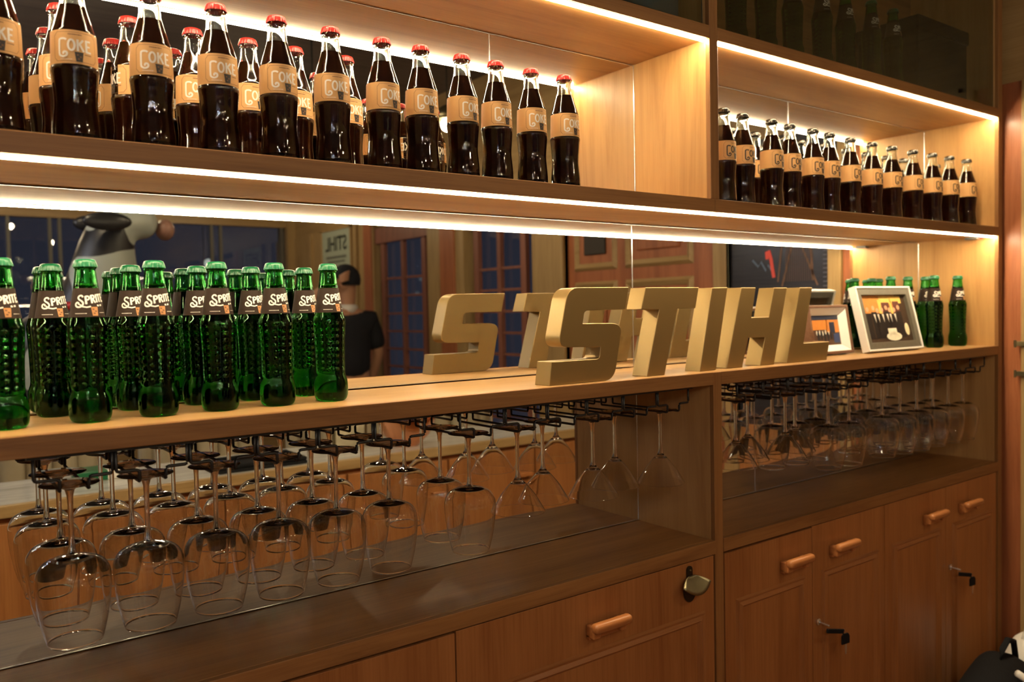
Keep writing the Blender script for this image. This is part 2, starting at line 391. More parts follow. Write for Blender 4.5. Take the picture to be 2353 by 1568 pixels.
# ================================================================== bottles
def interp(prof, z):
    for (ra, za), (rb, zb) in zip(prof, prof[1:]):
        if za <= z <= zb and zb > za: return ra+(rb-ra)*(z-za)/(zb-za)
    return prof[-1][0]
def catmull(prof, n=3):
    out = []
    for i in range(len(prof)-1):
        p0, p1, p2, p3 = prof[max(i-1, 0)], prof[i], prof[i+1], prof[min(i+2, len(prof)-1)]
        for k in range(n):
            u = k/n
            out.append(tuple(.5*((2*p1[c])+(-p0[c]+p2[c])*u+(2*p0[c]-5*p1[c]+4*p2[c]-p3[c])*u*u+(-p0[c]+3*p1[c]-3*p2[c]+p3[c])*u**3) for c in (0, 1)))
    return out+[prof[-1]]
def crown(m, r, z0, h):                              # crown cap with fluted skirt
    prof = [(r*1.03, z0), (r*1.0, z0+h*.30), (r*.95, z0+h*.62), (r*.88, z0+h*.86), (r*.70, z0+h*.97), (0, z0+h)]
    m.lathe(prof, 84, lambda a, z: 1+.055*math.cos(21*a)*max(0, 1-(z-z0)/(h*.72)))
    return m
def wrap(prof, uv, off, rref):
    out = []
    for u, v_ in uv:
        r = interp(prof, v_)+off; a = -PI/2+u/rref
        out.append((r*math.cos(a), r*math.sin(a), v_))
    return out
def ribbon(m, prof, pts, wdt, off, zc, rref, closed=False, u0=0):
    P = [Vector((p[0]*.001, p[1]*.001)) for p in pts]; n = len(P); L_, R_ = [], []
    for i in range(n):
        a = P[(i-1) % n] if (closed or i) else P[i]; b = P[(i+1) % n] if (closed or i < n-1) else P[i]
        d = (b-a).normalized(); q = Vector((-d.y, d.x))*wdt*.0005
        L_.append(P[i]+q); R_.append(P[i]-q)
    uv = [(p.x+u0, p.y+zc) for p in L_]+[(p.x+u0, p.y+zc) for p in R_]
    m.add(wrap(prof, uv, off, rref), [(i, n+i, n+(i+1) % n, (i+1) % n) for i in range(n if closed else n-1)])
def patch(m, prof, quad, off, zc, rref, nu=4, u0=0):  # quad: four corners tl,tr,br,bl in mm
    tl, tr, br, bl = quad; uv = []
    for j in range(3):
        for i in range(nu+1):
            s_, t_ = i/nu, j/2
            x = (tl[0]*(1-s_)+tr[0]*s_)*(1-t_)+(bl[0]*(1-s_)+br[0]*s_)*t_; y = (tl[1]*(1-s_)+tr[1]*s_)*(1-t_)+(bl[1]*(1-s_)+br[1]*s_)*t_
            uv.append((x*.001+u0, y*.001+zc))
    k = nu+1
    m.add(wrap(prof, uv, off, rref), [(j*k+i, (j+1)*k+i, (j+1)*k+i+1, j*k+i+1) for j in range(2) for i in range(nu)])
def label_band(prof, z0, z1, half, rref, off=.00025, n=40):
    uv = [(-half+2*half*i/n, z) for z in (z0, z0+(z1-z0)*.33, z0+(z1-z0)*.67, z1) for i in range(n+1)]
    k = n+1; m = MB(); m.add(wrap(prof, uv, off, rref), [(j*k+i, j*k+i+1, (j+1)*k+i+1, (j+1)*k+i) for j in range(3) for i in range(n)]); return m
def circ(cx, cy, rx, ry, n=14): return [(cx+rx*math.cos(2*PI*i/n), cy+ry*math.sin(2*PI*i/n)) for i in range(n)]
def smooth2(pts): return catmull(pts, 3)
def dashes(m, prof, a, b, y, wdt, off, zc, rref, u0=0):
    x = a; rnd = random.Random(3)
    while x < b:
        l = rnd.uniform(.8, 2.0); ribbon(m, prof, [(x, y), (min(x+l, b), y)], wdt, off, zc, rref, u0=u0); x += l+.55

COKE = [(0, .003), (.024, 0), (.0292, .0025), (.0306, .010), (.0301, .024), (.0284, .044), (.0277, .055), (.0283, .068), (.0298, .086), (.0307, .098), (.0307, .1012), (.0300, .1035), (.0299, .110), (.0294, .130), (.0287, .1495), (.0277, .1535), (.0240, .166), (.0190, .182), (.0160, .194), (.0146, .206), (.0141, .2155), (.0152, .2175), (.0152, .2205), (.0136, .2225), (.0132, .2285)]
SPR = [(0, .004), (.021, 0), (.0262, .003), (.0288, .010), (.0294, .019), (.0293, .028), (.0283, .037), (.0260, .0445), (.0252, .050), (.0251, .056), (.0254, .078), (.0262, .105), (.0274, .128), (.0281, .140), (.0268, .1475), (.0243, .1555), (.0207, .176), (.0172, .1985), (.0152, .2125), (.0143, .2215), (.0139, .2265), (.0153, .2285), (.0153, .2315), (.0138, .2335), (.0134, .2375)]
def inner(prof, wall, z0, ztop):
    q = [(max(r-wall, .001), z) for r, z in prof if z0 < z < ztop]
    return [(max(interp(prof, ztop)-wall, .001), ztop)] + q[::-1]
def cola_bottle(capmat, ink, light):
    t = thing('cola_bottle', (0, 0, 0), '', 'bottle')
    P = catmull(COKE[1:], 2)
    fl = lambda a, z: 1+.011*(math.cos(12*a)-1)*(1 if (.008 < z < .094) else (.6 if .158 < z < .2 else 0))
    m = MB(); inn = inner(P, .0026, .006, .2285); m.lathe([COKE[0]]+P+inn+[(.016, .006), (0, .008)], 48, fl)
    m.build('glass', M['bottle_clear'], t, True)
    fill = .190
    liq = [(0, .0078), (.016, .0058)]+[(max(r-.0024, .001), z) for r, z in P if .0065 < z < fill]+[(interp(P, fill)-.0024, fill), (0, fill)]
    MB().lathe(liq, 48, fl).build('liquid', M['cola'], t, auto=.8)
    crown(MB(), .0156, .2210, .0115).build('cap', capmat, t, auto=.9)
    rref, zc = .0294, .1265
    lb = label_band(COKE, .1035, .1497, PI*.90*rref, rref).build('label', M['tan_label'], t, True)
    for u0 in (0, PI*rref*.93):
        m, g, h, sp_ = MB(), MB(), MB(), MB()
        for st, wd in (([(-10.5, 8.8), (-12, 10.3), (-16, 10.6), (-18.6, 9.6), (-19.4, 7), (-19.4, -9), (-18, -12.5), (-14.5, -14), (-11, -12.8), (-9.6, -10.2), (-10.6, -7.8), (-13, -7.4), (-14.4, -9), (-13.6, -10.6)], 2.7),
                       ([(3.6, 10.3), (3.6, -5.5)], 2.8), ([(10.6, 10.3), (4.4, 2.6)], 2.6), ([(6.0, 4.2), (11, -5.5)], 2.8),
                       ([(20.4, 10), (14.2, 10)], 2.6), ([(14.6, 11.3), (14.6, -5.8)], 2.9), ([(14.2, -5), (21, -5)], 2.6), ([(14.6, 2.6), (19.4, 2.6)], 2.4)):
            ribbon(m, COKE, smooth2(st) if len(st) > 4 else st, wd, .0006, zc, rref, u0=u0)
        ribbon(m, COKE, circ(-4.2, 2.2, 4.0, 7.2, 18), 2.7, .0006, zc, rref, True, u0)
        patch(g, COKE, ((-.5, -6.8), (10.5, -6.8), (9, -20), (1.2, -20)), .0007, zc, rref, u0=u0)
        for cx, cy in ((3.2, -11), (6.8, -13.5), (4.4, -16.5)): patch(h, COKE, ((cx-1, cy+1.4), (cx+1.3, cy+.9), (cx+.9, cy-1.2), (cx-1.2, cy-.8)), .0009, zc, rref, 2, u0)
        dashes(sp_, COKE, 12, 21, -9.3, 1.3, .0007, zc, rref, u0); dashes(sp_, COKE, -8, 9, 16.8, 1.5, .0007, zc, rref, u0)
        dashes(m, COKE, -18, -3, -17.4, .8, .0006, zc, rref, u0)
        B = [(-27, 15), (-24.5, 17.5), (-23, 20), (25, 20), (26.5, 17.5), (29, 15), (29, -15), (26.5, -17.5), (25, -20), (-23, -20), (-24.5, -17.5), (-27, -15)]
        ribbon(h, COKE, [p for q in zip(B, B[1:]+B[:1]) for p in ([(q[0][0]+(q[1][0]-q[0][0])*k/6, q[0][1]+(q[1][1]-q[0][1])*k/6) for k in range(6)])], .5, .0006, zc, rref, True, u0)
        m.build('lettering', ink, lb); sp_.build('small_print', M['ink_brown'], lb)['kind'] = 'stuff'; g.build('glass_icon', M['ink_dark'], lb); h.build('border_line', M['ink_brown'], lb)
    return Stamp(t)
def lemon_bottle():
    t = thing('green_bottle', (0, 0, 0), '', 'bottle')
    P = catmull(SPR[1:], 2); fill = .200
    m = MB(); m.lathe([SPR[0]]+P+inner(P, .0028, fill, .2375)+[(interp(P, fill)-.0028, fill), (0, fill-.0005)], 48)
    m.build('glass', M['green_glass'], t, True)
    crown(MB(), .0157, .2300, .0115).build('cap', M['green_cap'], t, auto=.9)
    rref, zc = .0210, .1770
    lb = label_band(SPR, .1558, .1983, PI*.86*rref, rref).build('label', M['brown_label'], t, True)
    ca, sa, k = math.cos(.10), math.sin(.10), .86
    T = lambda pts: [((x*ca-y*sa)*k-1, (x*sa+y*ca)*k+1.5) for x, y in pts]
    m, g, h = MB(), MB(), MB()
    for st, wd in (([(-9.2, 8.2), (-10.5, 11), (-14.5, 11.2), (-17, 8.4), (-15.5, 5), (-11.8, 2), (-9.8, -1.5), (-11, -5.2), (-14.5, -7.6), (-19, -7.4), (-21.8, -4.6), (-21.6, -1.2), (-19, .4), (-16.8, -1.2), (-17.2, -3.4)], 2.6),
                   ([(-15.5, -3.2), (-11, -7.6), (-5, -9.4), (1, -8.6)], 2.2),
                   ([(-5, -4), (-5, 9.8)], 3.0), ([(-5, 9), (-1.2, 9), (.6, 7.2), (.2, 4.6), (-2, 3.2), (-5, 3.2)], 2.5),
                   ([(4, -3.4), (4, 10.4)], 3.0), ([(4, 9.6), (7.6, 9.6), (9.2, 8), (8.8, 5.4), (6.4, 4), (4, 4)], 2.5), ([(6.2, 4), (9.8, -3.2)], 2.6),
                   ([(13, -2.8), (13, 11)], 2.8), ([(15, 10), (21.5, 10)], 2.6), ([(18.2, 10.5), (18.2, -2.6)], 2.8),
                   ([(29.4, 10.2), (24, 10.2)], 2.5), ([(24.2, 11.3), (24.2, -3)], 2.8), ([(24, -1.8), (30, -1.8)], 2.5), ([(24.2, 4.4), (28.6, 4.4)], 2.3),
                   ([(11.5, -8.2), (20.5, -8.2)], 2.6)):
        ribbon(m, SPR, T(smooth2(st) if len(st) > 4 else st), wd*.9, .0006, zc, rref)
    dashes(m, SPR, -19, -5, -16, .8, .0006, zc, rref); dashes(m, SPR, 12, 22, -15, .7, .0006, zc, rref)
    patch(g, SPR, ((.5, -6.5), (9.6, -6.5), (8.6, -19.5), (2, -19.5)), .0007, zc, rref)
    for cx, cy in ((3.4, -10), (6.4, -13), (4.4, -16)): patch(h, SPR, ((cx-1.3, cy+1.3), (cx+1.5, cy+.8), (cx+1, cy-1.2), (cx-1.4, cy-.8)), .0009, zc, rref, 2)
    m.build('lettering', M['ink_white'], lb); g.build('glass_icon', M['ink_orange'], lb); h.build('ice_marks', M['ink_brown'], lb)
    return Stamp(t)
red = cola_bottle(M['red_cap'], M['ink_white'], True)
drk = cola_bottle(M['dark_cap'], M['ink_dark'], False)
grn = lemon_bottle()
rr = lambda a: math.radians(random.uniform(-a, a))
xs = [.113, .206, .308, .404, .5, .593, .69, .767, .857, .935, 1.023, 1.109]
for i, x in enumerate(xs):
    red.put((x, .05+random.uniform(-.003, .003), Ct), f'red-capped cola bottle with tan label, {ORD[len(xs)-1-i]} from the divider in the front row', 'red-capped bottles on the upper shelf', rr(8))
x2 = [.110, .207, .307, .405, .498, .582, .681]
for i, x in enumerate(x2):
    red.put((x, .178, Ct), f'red-capped cola bottle in the second row, {ORD[len(x2)-1-i]} from its right end', 'red-capped bottles on the upper shelf', math.radians(110) if i == 2 else rr(10))
xr = [(1.62, .058), (1.706, .068), (1.824, .068), (1.912, .075), (2.018, .076), (2.108, .083), (2.225, .09), (2.345, .092), (2.458, .092), (2.58, .09), (2.692, .085), (2.80, .082), (2.912, .078)]
for i, (x, y) in enumerate(xr):
    drk.put((x, y, Ct), f'dark-capped cola bottle, {ORD[i]} from the divider in the front row', 'dark-capped bottles on the upper right shelf', rr(8))
xq = [1.625, 1.81, 1.914, 2.04, 2.125, 2.232, 2.368, 2.479, 2.60, 2.705, 2.925]
for i, x in enumerate(xq):
    drk.put((x, .188, Ct), f'dark-capped cola bottle half hidden in the rear row, {ORD[i]} from the divider', 'dark-capped bottles on the upper right shelf', rr(12))
gs = [.110, .218, .314, .409, .505, .602]
for i, x in enumerate(gs):
    grn.put((x, .106, St), f'green bottle with brown label, {ORD[len(gs)-1-i]} from the right in the front row of the group', 'green bottles on the left of the middle shelf', rr(6)+math.radians(4))
g2 = [.188, .305, .412, .507, .608]
for i, x in enumerate(g2):
    grn.put((x, .228, St), f'green bottle near the mirror, {ORD[len(g2)-1-i]} from the right in the rear row of the group', 'green bottles on the left of the middle shelf', rr(6)+math.radians(4))
for (x, y), lb in zip(((2.905, .105), (2.770, .118), (2.845, .185), (2.765, .205), (2.655, .205)), ('green bottle standing alone nearest the end panel', 'green bottle at the front of the trio beside the large picture frame', 'green bottle at the right rear of the trio beside the picture frame', 'green bottle at the left rear of the trio by the mirror', 'green bottle showing its cap above the large picture frame')):
    grn.put((x, y, St), lb, 'green bottles by the end panel', rr(6)-math.radians(20))
tp = [1.69, 1.81, 1.925, 2.06, 2.175, 2.31, 2.43]
for i, x in enumerate(tp):
    grn.put((x, .075, Ut), f'unlit green bottle in the dark top cabinet, {ORD[i]} from the divider', 'green bottles in the dark top cabinet', rr(8))

# ================================================================== gold letters
def unproj(px, py, y):
    d = fw + rt*((px-1176.5)/F_PX) - up*((py-784)/F_PX); k = (y+1.25)/d.y
    return (k*d.x, 1.45+k*d.z)
def arc(p0, c, p1, n=16):                               # quadratic corner
    return [((1-t)**2*p0[0]+2*t*(1-t)*c[0]+t*t*p1[0], (1-t)**2*p0[1]+2*t*(1-t)*c[1]+t*t*p1[1]) for t in [i/n for i in range(n+1)]]
def fit_letter(pts, y):
    q = [unproj(a, b, y) for a, b in pts]; z0 = min(z for _, z in q); z1 = max(z for _, z in q)
    return [(x, (z-z0)/(z1-z0)*.198) for x, z in q]
LET = {
 'S': (.020, [(1444.8, 658.4), (1437, 709.8)] + arc((1352, 712.5), (1344.5, 713), (1342.8, 720)) + [(1339.5, 742.5)] + arc((1402, 741.5), (1432, 741), (1427, 768)) + arc((1416, 845), (1411, 872), (1390, 874.5)) + [(1262, 887), (1267.5, 831)] + arc((1370, 824.3), (1378, 823), (1378.6, 815)) + [(1380, 796)] + arc((1306, 797.5), (1282, 798), (1287, 768)) + arc((1300, 692), (1306, 660), (1328, 659.4))),
 'T': (.032, [(1483.4, 659.6), (1606, 659.2), (1598.3, 707.2), (1557, 708.7), (1527.3, 861.3), (1486.4, 865), (1514.7, 710.4), (1473.4, 710.2)]),
 'I': (.036, [(1636.3, 657.8), (1672, 657), (1645.4, 849.8), (1607.9, 854)]),
 'H': (.044, [(1703.5, 659.8), (1737, 659.6), (1727.2, 728.7), (1766.7, 727.5), (1778.6, 660.2), (1808.6, 660), (1779, 837), (1746.4, 840.2), (1757.8, 774.8), (1719, 775.5), (1706, 843.5), (1669.7, 846.8)]),
 'L': (.042, [(1837.9, 660.3), (1866.6, 660.2), (1846.8, 788.5), (1905.7, 784.5), (1900, 827), (1807.3, 834.6)]),
}
wh = dict(S='the leftmost of the five', T='second from the left', I='the plain bar in the middle', H='fourth from the left', L='the last, beside the picture frames')
for ch, (y, pts) in LET.items():
    q = fit_letter(pts, y); cx = sum(p[0] for p in q)/len(q)
    o = MB().prism([(x-cx, z) for x, z in q], 0, .047).build('sign_letter', M['gold'], None, bevel=.0010, segs=1)
    o.location = (cx, y, St); tag(o, f'slanted gold block letter {ch} on the shelf, {wh[ch]}', 'letter', 'gold block letters on the middle shelf')

# ================================================================== picture frames
def disc(m, cx, cz, rx, rz, y, n=12): m.add([(cx+rx*math.cos(2*PI*i/n), y, cz+rz*math.sin(2*PI*i/n)) for i in range(n)], [tuple(range(n))])
def photo(parent, w_, h_, kind):
    rnd = random.Random(5 if kind else 9); y = -.0006
    pic = MB().box(-w_/2, w_/2, 0, .002, 0, h_).build('photo', plain('photo_ground', (.06, .035, .02) if kind else (.10, .05, .03), .3, .5, 40), parent)
    def lay(nm, col, fn, yy):
        m = MB(); fn(m, yy); m.build(nm, plain('print_'+nm, col, .3, .25, 60), pic)
    def rect(m, a, b, c, d, yy): m.add([(a*w_-w_/2, yy, c*h_), (b*w_-w_/2, yy, c*h_), (b*w_-w_/2, yy, d*h_), (a*w_-w_/2, yy, d*h_)], [(0, 1, 2, 3)])
    if kind:                                           # group standing in a wooden room with a cake on a table
        lay('wooden_wall', (.55, .22, .05), lambda m, yy: rect(m, 0, .78, .62, 1, yy), -.0003)
        lay('lit_wall', (.75, .48, .12), lambda m, yy: (rect(m, .42, .9, .82, .97, yy), rect(m, .38, .44, .5, .9, yy), rect(m, .64, .68, .5, .97, yy)), -.0005)
        lay('window_panes', (.12, .04, .03), lambda m, yy: (rect(m, .45, .62, .62, .84, yy), rect(m, .7, .84, .62, .86, yy)), -.0006)
        xs_ = [.12, .25, .33, .43, .53, .60, .70, .80]
        lay('dark_suits', (.018, .014, .012), lambda m, yy: [rect(m, x-.055, x+.055, .1, .62+.03*math.sin(i*2), yy) for i, x in enumerate(xs_)], -.0008)
        lay('shirts', (.6, .55, .48), lambda m, yy: [m.add([((x-.02)*w_-w_/2, yy, .6*h_), ((x+.025)*w_-w_/2, yy, .6*h_), ((x+.012)*w_-w_/2, yy, .42*h_)], [(0, 1, 2)]) for x in xs_[1:7]], -.0010)
        lay('faces', (.62, .34, .2), lambda m, yy: [disc(m, x*w_-w_/2, (.70+.03*math.sin(i*2))*h_, .033*w_, .05*h_, yy) for i, x in enumerate(xs_)], -.0012)
        lay('cake_plate', (.75, .70, .55), lambda m, yy: (disc(m, .08*w_, .13*h_, .17*w_, .09*h_, yy), rect(m, .47, .66, .14, .3, yy)), -.0014)
        lay('flower_vase', (.7, .62, .4), lambda m, yy: disc(m, .40*w_, .27*h_, .05*w_, .13*h_, yy), -.0014)
    else:                                              # a room with timber walls
        lay('timber_wall', (.55, .20, .04), lambda m, yy: (rect(m, 0, .6, .52, .86, yy), rect(m, .55, 1, .42, .92, yy)), -.0003)
        lay('ceiling_beams', (.02, .025, .05), lambda m, yy: (rect(m, 0, 1, .84, 1, yy), rect(m, .66, .84, .42, .76, yy)), -.0005)
        lay('white_shirts', (.6, .58, .52), lambda m, yy: [disc(m, (.2+.1*i-.5)*w_, (.42+.05*math.sin(i*3))*h_, .025*w_, .08*h_, yy) for i in range(5)], -.0007)
        lay('dark_figures', (.02, .018, .02), lambda m, yy: [disc(m, (.24+.11*i-.5)*w_, (.30+.04*math.sin(i*2))*h_, .04*w_, .16*h_, yy) for i in range(6)], -.0009)
        lay('blue_chair', (.03, .05, .14), lambda m, yy: rect(m, .76, .96, .08, .38, yy), -.0010)
def frame_bars(t, w_, h_, b, d, m, name='frame_bar', y0=0, bev=.0015):
    for p in ([(-w_/2, 0), (w_/2, 0), (w_/2-b, b), (-w_/2+b, b)], [(w_/2, 0), (w_/2, h_), (w_/2-b, h_-b), (w_/2-b, b)], [(w_/2, h_), (-w_/2, h_), (-w_/2+b, h_-b), (w_/2-b, h_-b)], [(-w_/2, h_), (-w_/2, 0), (-w_/2+b, b), (-w_/2+b, h_-b)]):
        MB().prism(p, y0, y0+d).build(name, m, t, bevel=bev)
t = thing('picture_frame', (2.478, .085, St+.0066), 'large white and grey picture frame with a group photo', 'picture frame'); t.rotation_euler = (math.radians(-14), 0, math.radians(-3))
frame_bars(t, .294, .205, .006, .026, M['white'])
for p in ([(-.141, .006), (.141, .006), (.120, .027), (-.120, .027)], [(.141, .006), (.141, .199), (.120, .178), (.120, .027)], [(.141, .199), (-.141, .199), (-.120, .178), (.120, .178)], [(-.141, .199), (-.141, .006), (-.120, .027), (-.120, .178)]):
    MB().prism(p, .003, .022).build('inner_frame_bar', M['grey_frame'], t, bevel=.001)
ph = bpy.data.objects.new('photo_mount', None); COL.objects.link(ph); ph.parent = t; ph.location = (0, .014, .025)
photo(ph, .244, .155, True)
for c in list(ph.children): c.parent = t; c.location = (0, .014, .025)
bpy.data.objects.remove(ph)
MB().tube([(0, .026, .13), (0, .085, .021)], .006).build('stand_leg', M['dark_back'], t)
t = thing('picture_frame', (2.208, .130, St+.0058), 'small walnut picture frame with a deep white mat, behind the last gold letter', 'picture frame'); t.rotation_euler = (math.radians(-9), 0, 0)
frame_bars(t, .204, .146, .008, .034, M['walnut'])
for p in ([(-.094, .008), (.094, .008), (.074, .028), (-.074, .028)], [(.094, .008), (.094, .138), (.074, .118), (.074, .028)], [(.094, .138), (-.094, .138), (-.074, .118), (.074, .118)], [(-.094, .138), (-.094, .008), (-.074, .028), (-.074, .118)]):
    v = [(p[0][0], .004, p[0][1]), (p[1][0], .004, p[1][1]), (p[2][0], .022, p[2][1]), (p[3][0], .022, p[3][1])]
    MB().add(v, [(0, 1, 2, 3)]).build('mat_bevel', M['white'], t)
ph = bpy.data.objects.new('photo_mount', None); COL.objects.link(ph); ph.parent = t
photo(ph, .150, .092, False)
for c in list(ph.children): c.parent = t; c.location = (0, .0225, .027)
bpy.data.objects.remove(ph)
MB().box(-.09, .09, .030, .034, .01, .136).build('backing', M['dark_back'], t)

# ================================================================== glass racks
def rack(x0, n, pitch, label):
    t = thing('glass_rack', (0, 0, 0), label, 'glass rack', 'black wire glass racks under the middle shelf')
    r = .0025; zt, z1, z2 = Sb-.003, Sb-.036, Sb-.053; y0, y1 = .018, .236
    for k in range(n+1):
        xp = x0+k*pitch
        for sgn in (-1, 1):
            if (k == 0 and sgn < 0) or (k == n and sgn > 0): continue
            xo, xi = xp+sgn*.0022, xp+sgn*.033
            pts = [(xo, y0, zt), (xo, y0, z1), (xi, y0, z1), (xi, y0, z2), (xi, y1, z2), (xi, y1, z1), (xo, y1, z1), (xo, y1, zt)]
            q = []
            for i, p in enumerate(pts):                  # rounded wire bends
                p = Vector(p)
                if 0 < i < len(pts)-1:
                    a, b = Vector(pts[i-1]), Vector(pts[i+1]); q += [p+(a-p).normalized()*.004, p+((a-p).normalized()+(b-p).normalized())*.0012, p+(b-p).normalized()*.004]
                else: q.append(p)
            MB().tube(q, r, 8).build('wire_rail', M['black'], t, True)
    for y in (y0, y1): MB().box(x0-.006, x0+n*pitch+.006, y-.006, y+.006, Sb-.005, Sb-.0005).build('mounting_bar', M['black'], t)
    return [x0+(k+.5)*pitch for k in range(n)]
R1 = rack(.129, 6, .102, 'black wire glass rack at the far left, full of wine glasses')
R2 = rack(.812, 6, .1043, 'black wire glass rack left of the divider, holding martini glasses')
R3 = rack(1.608, 6, .1023, 'black wire glass rack right of the divider, martini glasses first')
R4 = rack(2.299, 6, .1013, 'black wire glass rack nearest the end panel')
# ================================================================== stemware, hanging upside down
def stem_glass(name, parts, label):
    t = thing(name, (0, 0, 0), label, 'glass')
    for nm, prof, mt in parts:
        m = MB(); m.lathe([(r, -z) for r, z in prof], 40); m.build(nm, M[mt], t, True)
    return Stamp(t)
foot = [(0, 0), (.020, 0), (.0385, .0), (.0398, .0008), (.0385, .0017), (.024, .0030), (.012, .0055), (.0065, .010)]
stem = [(.0065, .010), (.0045, .018), (.0038, .032), (.0036, .060), (.0038, .085), (.0046, .096), (.0064, .102)]
def bowl(prof, wall, thick, zin):                      # blown bowl: thick near the stem, thin at the rim
    out = catmull(prof, 5); z0, z1 = prof[0][1], prof[-1][1]; inn = []
    for r, z in out:
        k = max(0, 1-(z-z0)/(.22*(z1-z0))); t_ = wall+(thick-wall)*k*k
        if z > zin: inn.append((max(r-t_, .0008), z+.3*(t_-wall)))
    return [('bowl', out+[(out[-1][0]-wall/2, out[-1][1]+.0004)]+inn[::-1]+[(0, zin)], 'glass')]
wine = stem_glass('wine_glass', [('foot', foot, 'glass'), ('stem', stem, 'glass')]+bowl([(.0064, .102), (.0150, .1045), (.0300, .1090), (.0420, .1165), (.0485, .1290), (.0500, .1440), (.0482, .1680), (.0435, .1990), (.0360, .2290)], .0009, .0026, .1080), 'wine glass')
mart = stem_glass('martini_glass', [('foot', foot, 'glass'), ('stem', stem, 'glass')]+bowl([(.0064, .102), (.0105, .1075), (.0165, .1130), (.0255, .1235), (.0350, .1355), (.0430, .1485), (.0520, .1640), (.0545, .1685)], .0010, .0030, .1115), 'martini glass')
zf = Sb-.0505
side = {0: 'the left end rack', 1: 'the rack left of the divider', 2: 'the rack right of the divider', 3: 'the rack nearest the end panel'}
def hang(st, kind, ri, si, x, y, place):
    st.put((x+random.uniform(-.0006, .0006), y+random.uniform(-.001, .001), zf), f'hanging {kind}, {place} of {ORD[si]} slot in {side[ri]}', kind+('es hanging' if kind.endswith('s') else 's hanging')+' from the wire racks', random.uniform(0, 6))
for ri, R in ((0, R1), (3, R4)):
    for i, x in enumerate(R):
        hang(wine, 'wine glass', ri, i, x, .066, 'front'); hang(wine, 'wine glass', ri, i, x, .172, 'back')
hang(wine, 'wine glass', 1, 0, R2[0], .066, 'front'); hang(wine, 'wine glass', 1, 0, R2[0], .172, 'back')
for i, y in ((1, .058), (2, .100), (3, .060), (4, .100), (5, .060)): hang(mart, 'martini glass', 1, i, R2[i]+(.006 if i == 1 else 0), y, 'front')
for i, y in ((0, .062), (1, .104), (2, .062), (3, .104)): hang(mart, 'martini glass', 2, i, R3[i], y, 'front')
hang(mart, 'martini glass', 2, 0, R3[0], .178, 'back')
for i in (4, 5): hang(wine, 'wine glass', 2, i, R3[i], .066, 'front'); hang(wine, 'wine glass', 2, i, R3[i], .172, 'back')
hang(wine, 'wine glass', 2, 3, R3[3], .178, 'back')

# ================================================================== right side wall (seen directly at the edge and in the mirrors)
def wseg(y0, y1, z0, z1, m, name='panel', x0=0, parent=None, bev=.002):
    return MB().box(SIDE+x0, SIDE+.12, y0, y1, z0, z1).build(name, M[m], parent, bevel=bev)
wr = wseg(-6.2, .36, 2.18, 2.95, 'tan_y', 'wall_right', .02); struct(wr)
def trim(n, y0, y1, m, x0=0, z0=0, z1=2.18):
    o = wseg(y0, y1, z0, z1, m, f'trim_{n}', x0); return struct(o)
trim(1, -.056, .36, 'maho_z', .008)
trim(2, -.115, -.058, 'tan_z', -.006)
trim(3, -.700, -.61, 'tan_z', -.004)
trim(4, -.80, -.702, 'maho_z', .008)
trim(5, -2.06, -1.76, 'tan_z', .004); trim(6, -1.86, -1.76, 'tan_z', -.012)
trim(7, -3.27, -2.80, 'tan_z', .004); trim(8, -3.08, -2.90, 'maho_z', -.01)
trim(9, -6.2, -4.10, 'tan_z', .004); trim(10, -4.25, -4.12, 'maho_z', -.008); trim(11, -4.42, -4.36, 'tan_z', -.02); trim(12, -5.35, -5.28, 'tan_z', -.02)
struct(wseg(-.61, -.115, 0, .94, 'red_z', 'trim_13', .006)); struct(wseg(-.61, -.115, 2.17, 2.2, 'tan_z', 'trim_14', .006))
# dark display board
t = thing('display_board', (SIDE, -.36, 1.55), 'dark framed display board with a red squiggle, seen in the mirror', 'board')
def yz(m, pts, x): m.add([(x, y, z) for y, z in pts], [tuple(range(len(pts)))])
MB().box(.012, .05, -.25, .245, -.62, .63).build('panel', wood('dark_board', (.030, .028, .034), (.014, .014, .022), 'y', rough=.25), t)
MB().box(-.004, .05, -.262, -.25, -.62, .63).build('metal_edge', M['brass'], t)
def yrib(m, pts, wd, x):
    P = [Vector(p) for p in pts]; n = len(P); A, B = [], []
    for i in range(n):
        d = (P[min(i+1, n-1)]-P[max(i-1, 0)]).normalized(); q = Vector((-d.y, d.x))*wd/2; A.append(P[i]+q); B.append(P[i]-q)
    m.add([(x, p.x, p.y) for p in A+B], [(i, i+1, n+i+1, n+i) for i in range(n-1)])
m = MB(); yrib(m, [(-.02, .02), (-.028, .06), (-.034, .10), (-.045, .135), (-.056, .13), (-.053, .10)], .016, .0105); neon = emit('red_neon', (1, .05, .02), .12); m.build('red_squiggle', neon, t); m = MB(); yrib(m, [(-.045, .30), (-.055, .31)], .012, .0105); m.build('red_dash', neon, t)
m = MB(); yrib(m, [(-.13, .10), (-.10, .07), (-.085, .09), (-.06, .05), (-.05, .075), (-.02, .04)], .01, .0108); m.build('blue_zigzag', plain('blue_chalk', (.08, .12, .2), .6, 0), t)
m = MB()
for pts in ([(.02, -.02), (.075, .17), (.085, .19), (.105, .17), (.19, -.02)], [(.0, .0), (.04, .30)], [(.17, .0), (.14, .30)], [(.02, -.05), (.19, -.05)]): yrib(m, pts, .008, .0108)
for k in range(14): yrib(m, [(.045+.009*k, .28-.002*abs(k-7)**2), (.035+.0105*k, .0)], .0022, .0108)
m.build('chalk_house', plain('brown_chalk', (.14, .075, .05), .7, .2), t)
pale = plain('pale_chalk', (.42, .33, .2), .7, 0)
for a, b in ((-.12, .22), (.01, .25), (-.03, .245)): MB().add([(.0108, a+.016*math.cos(2*PI*i/10), b+.016*math.sin(2*PI*i/10)) for i in range(10)], [tuple(range(10))]).build('pale_dot', pale, t)
m = MB()
for k in range(34): yrib(m, [(.215, .30-.018*k), (.236+.004*math.sin(k*5), .30-.018*k)], .006, .0108)
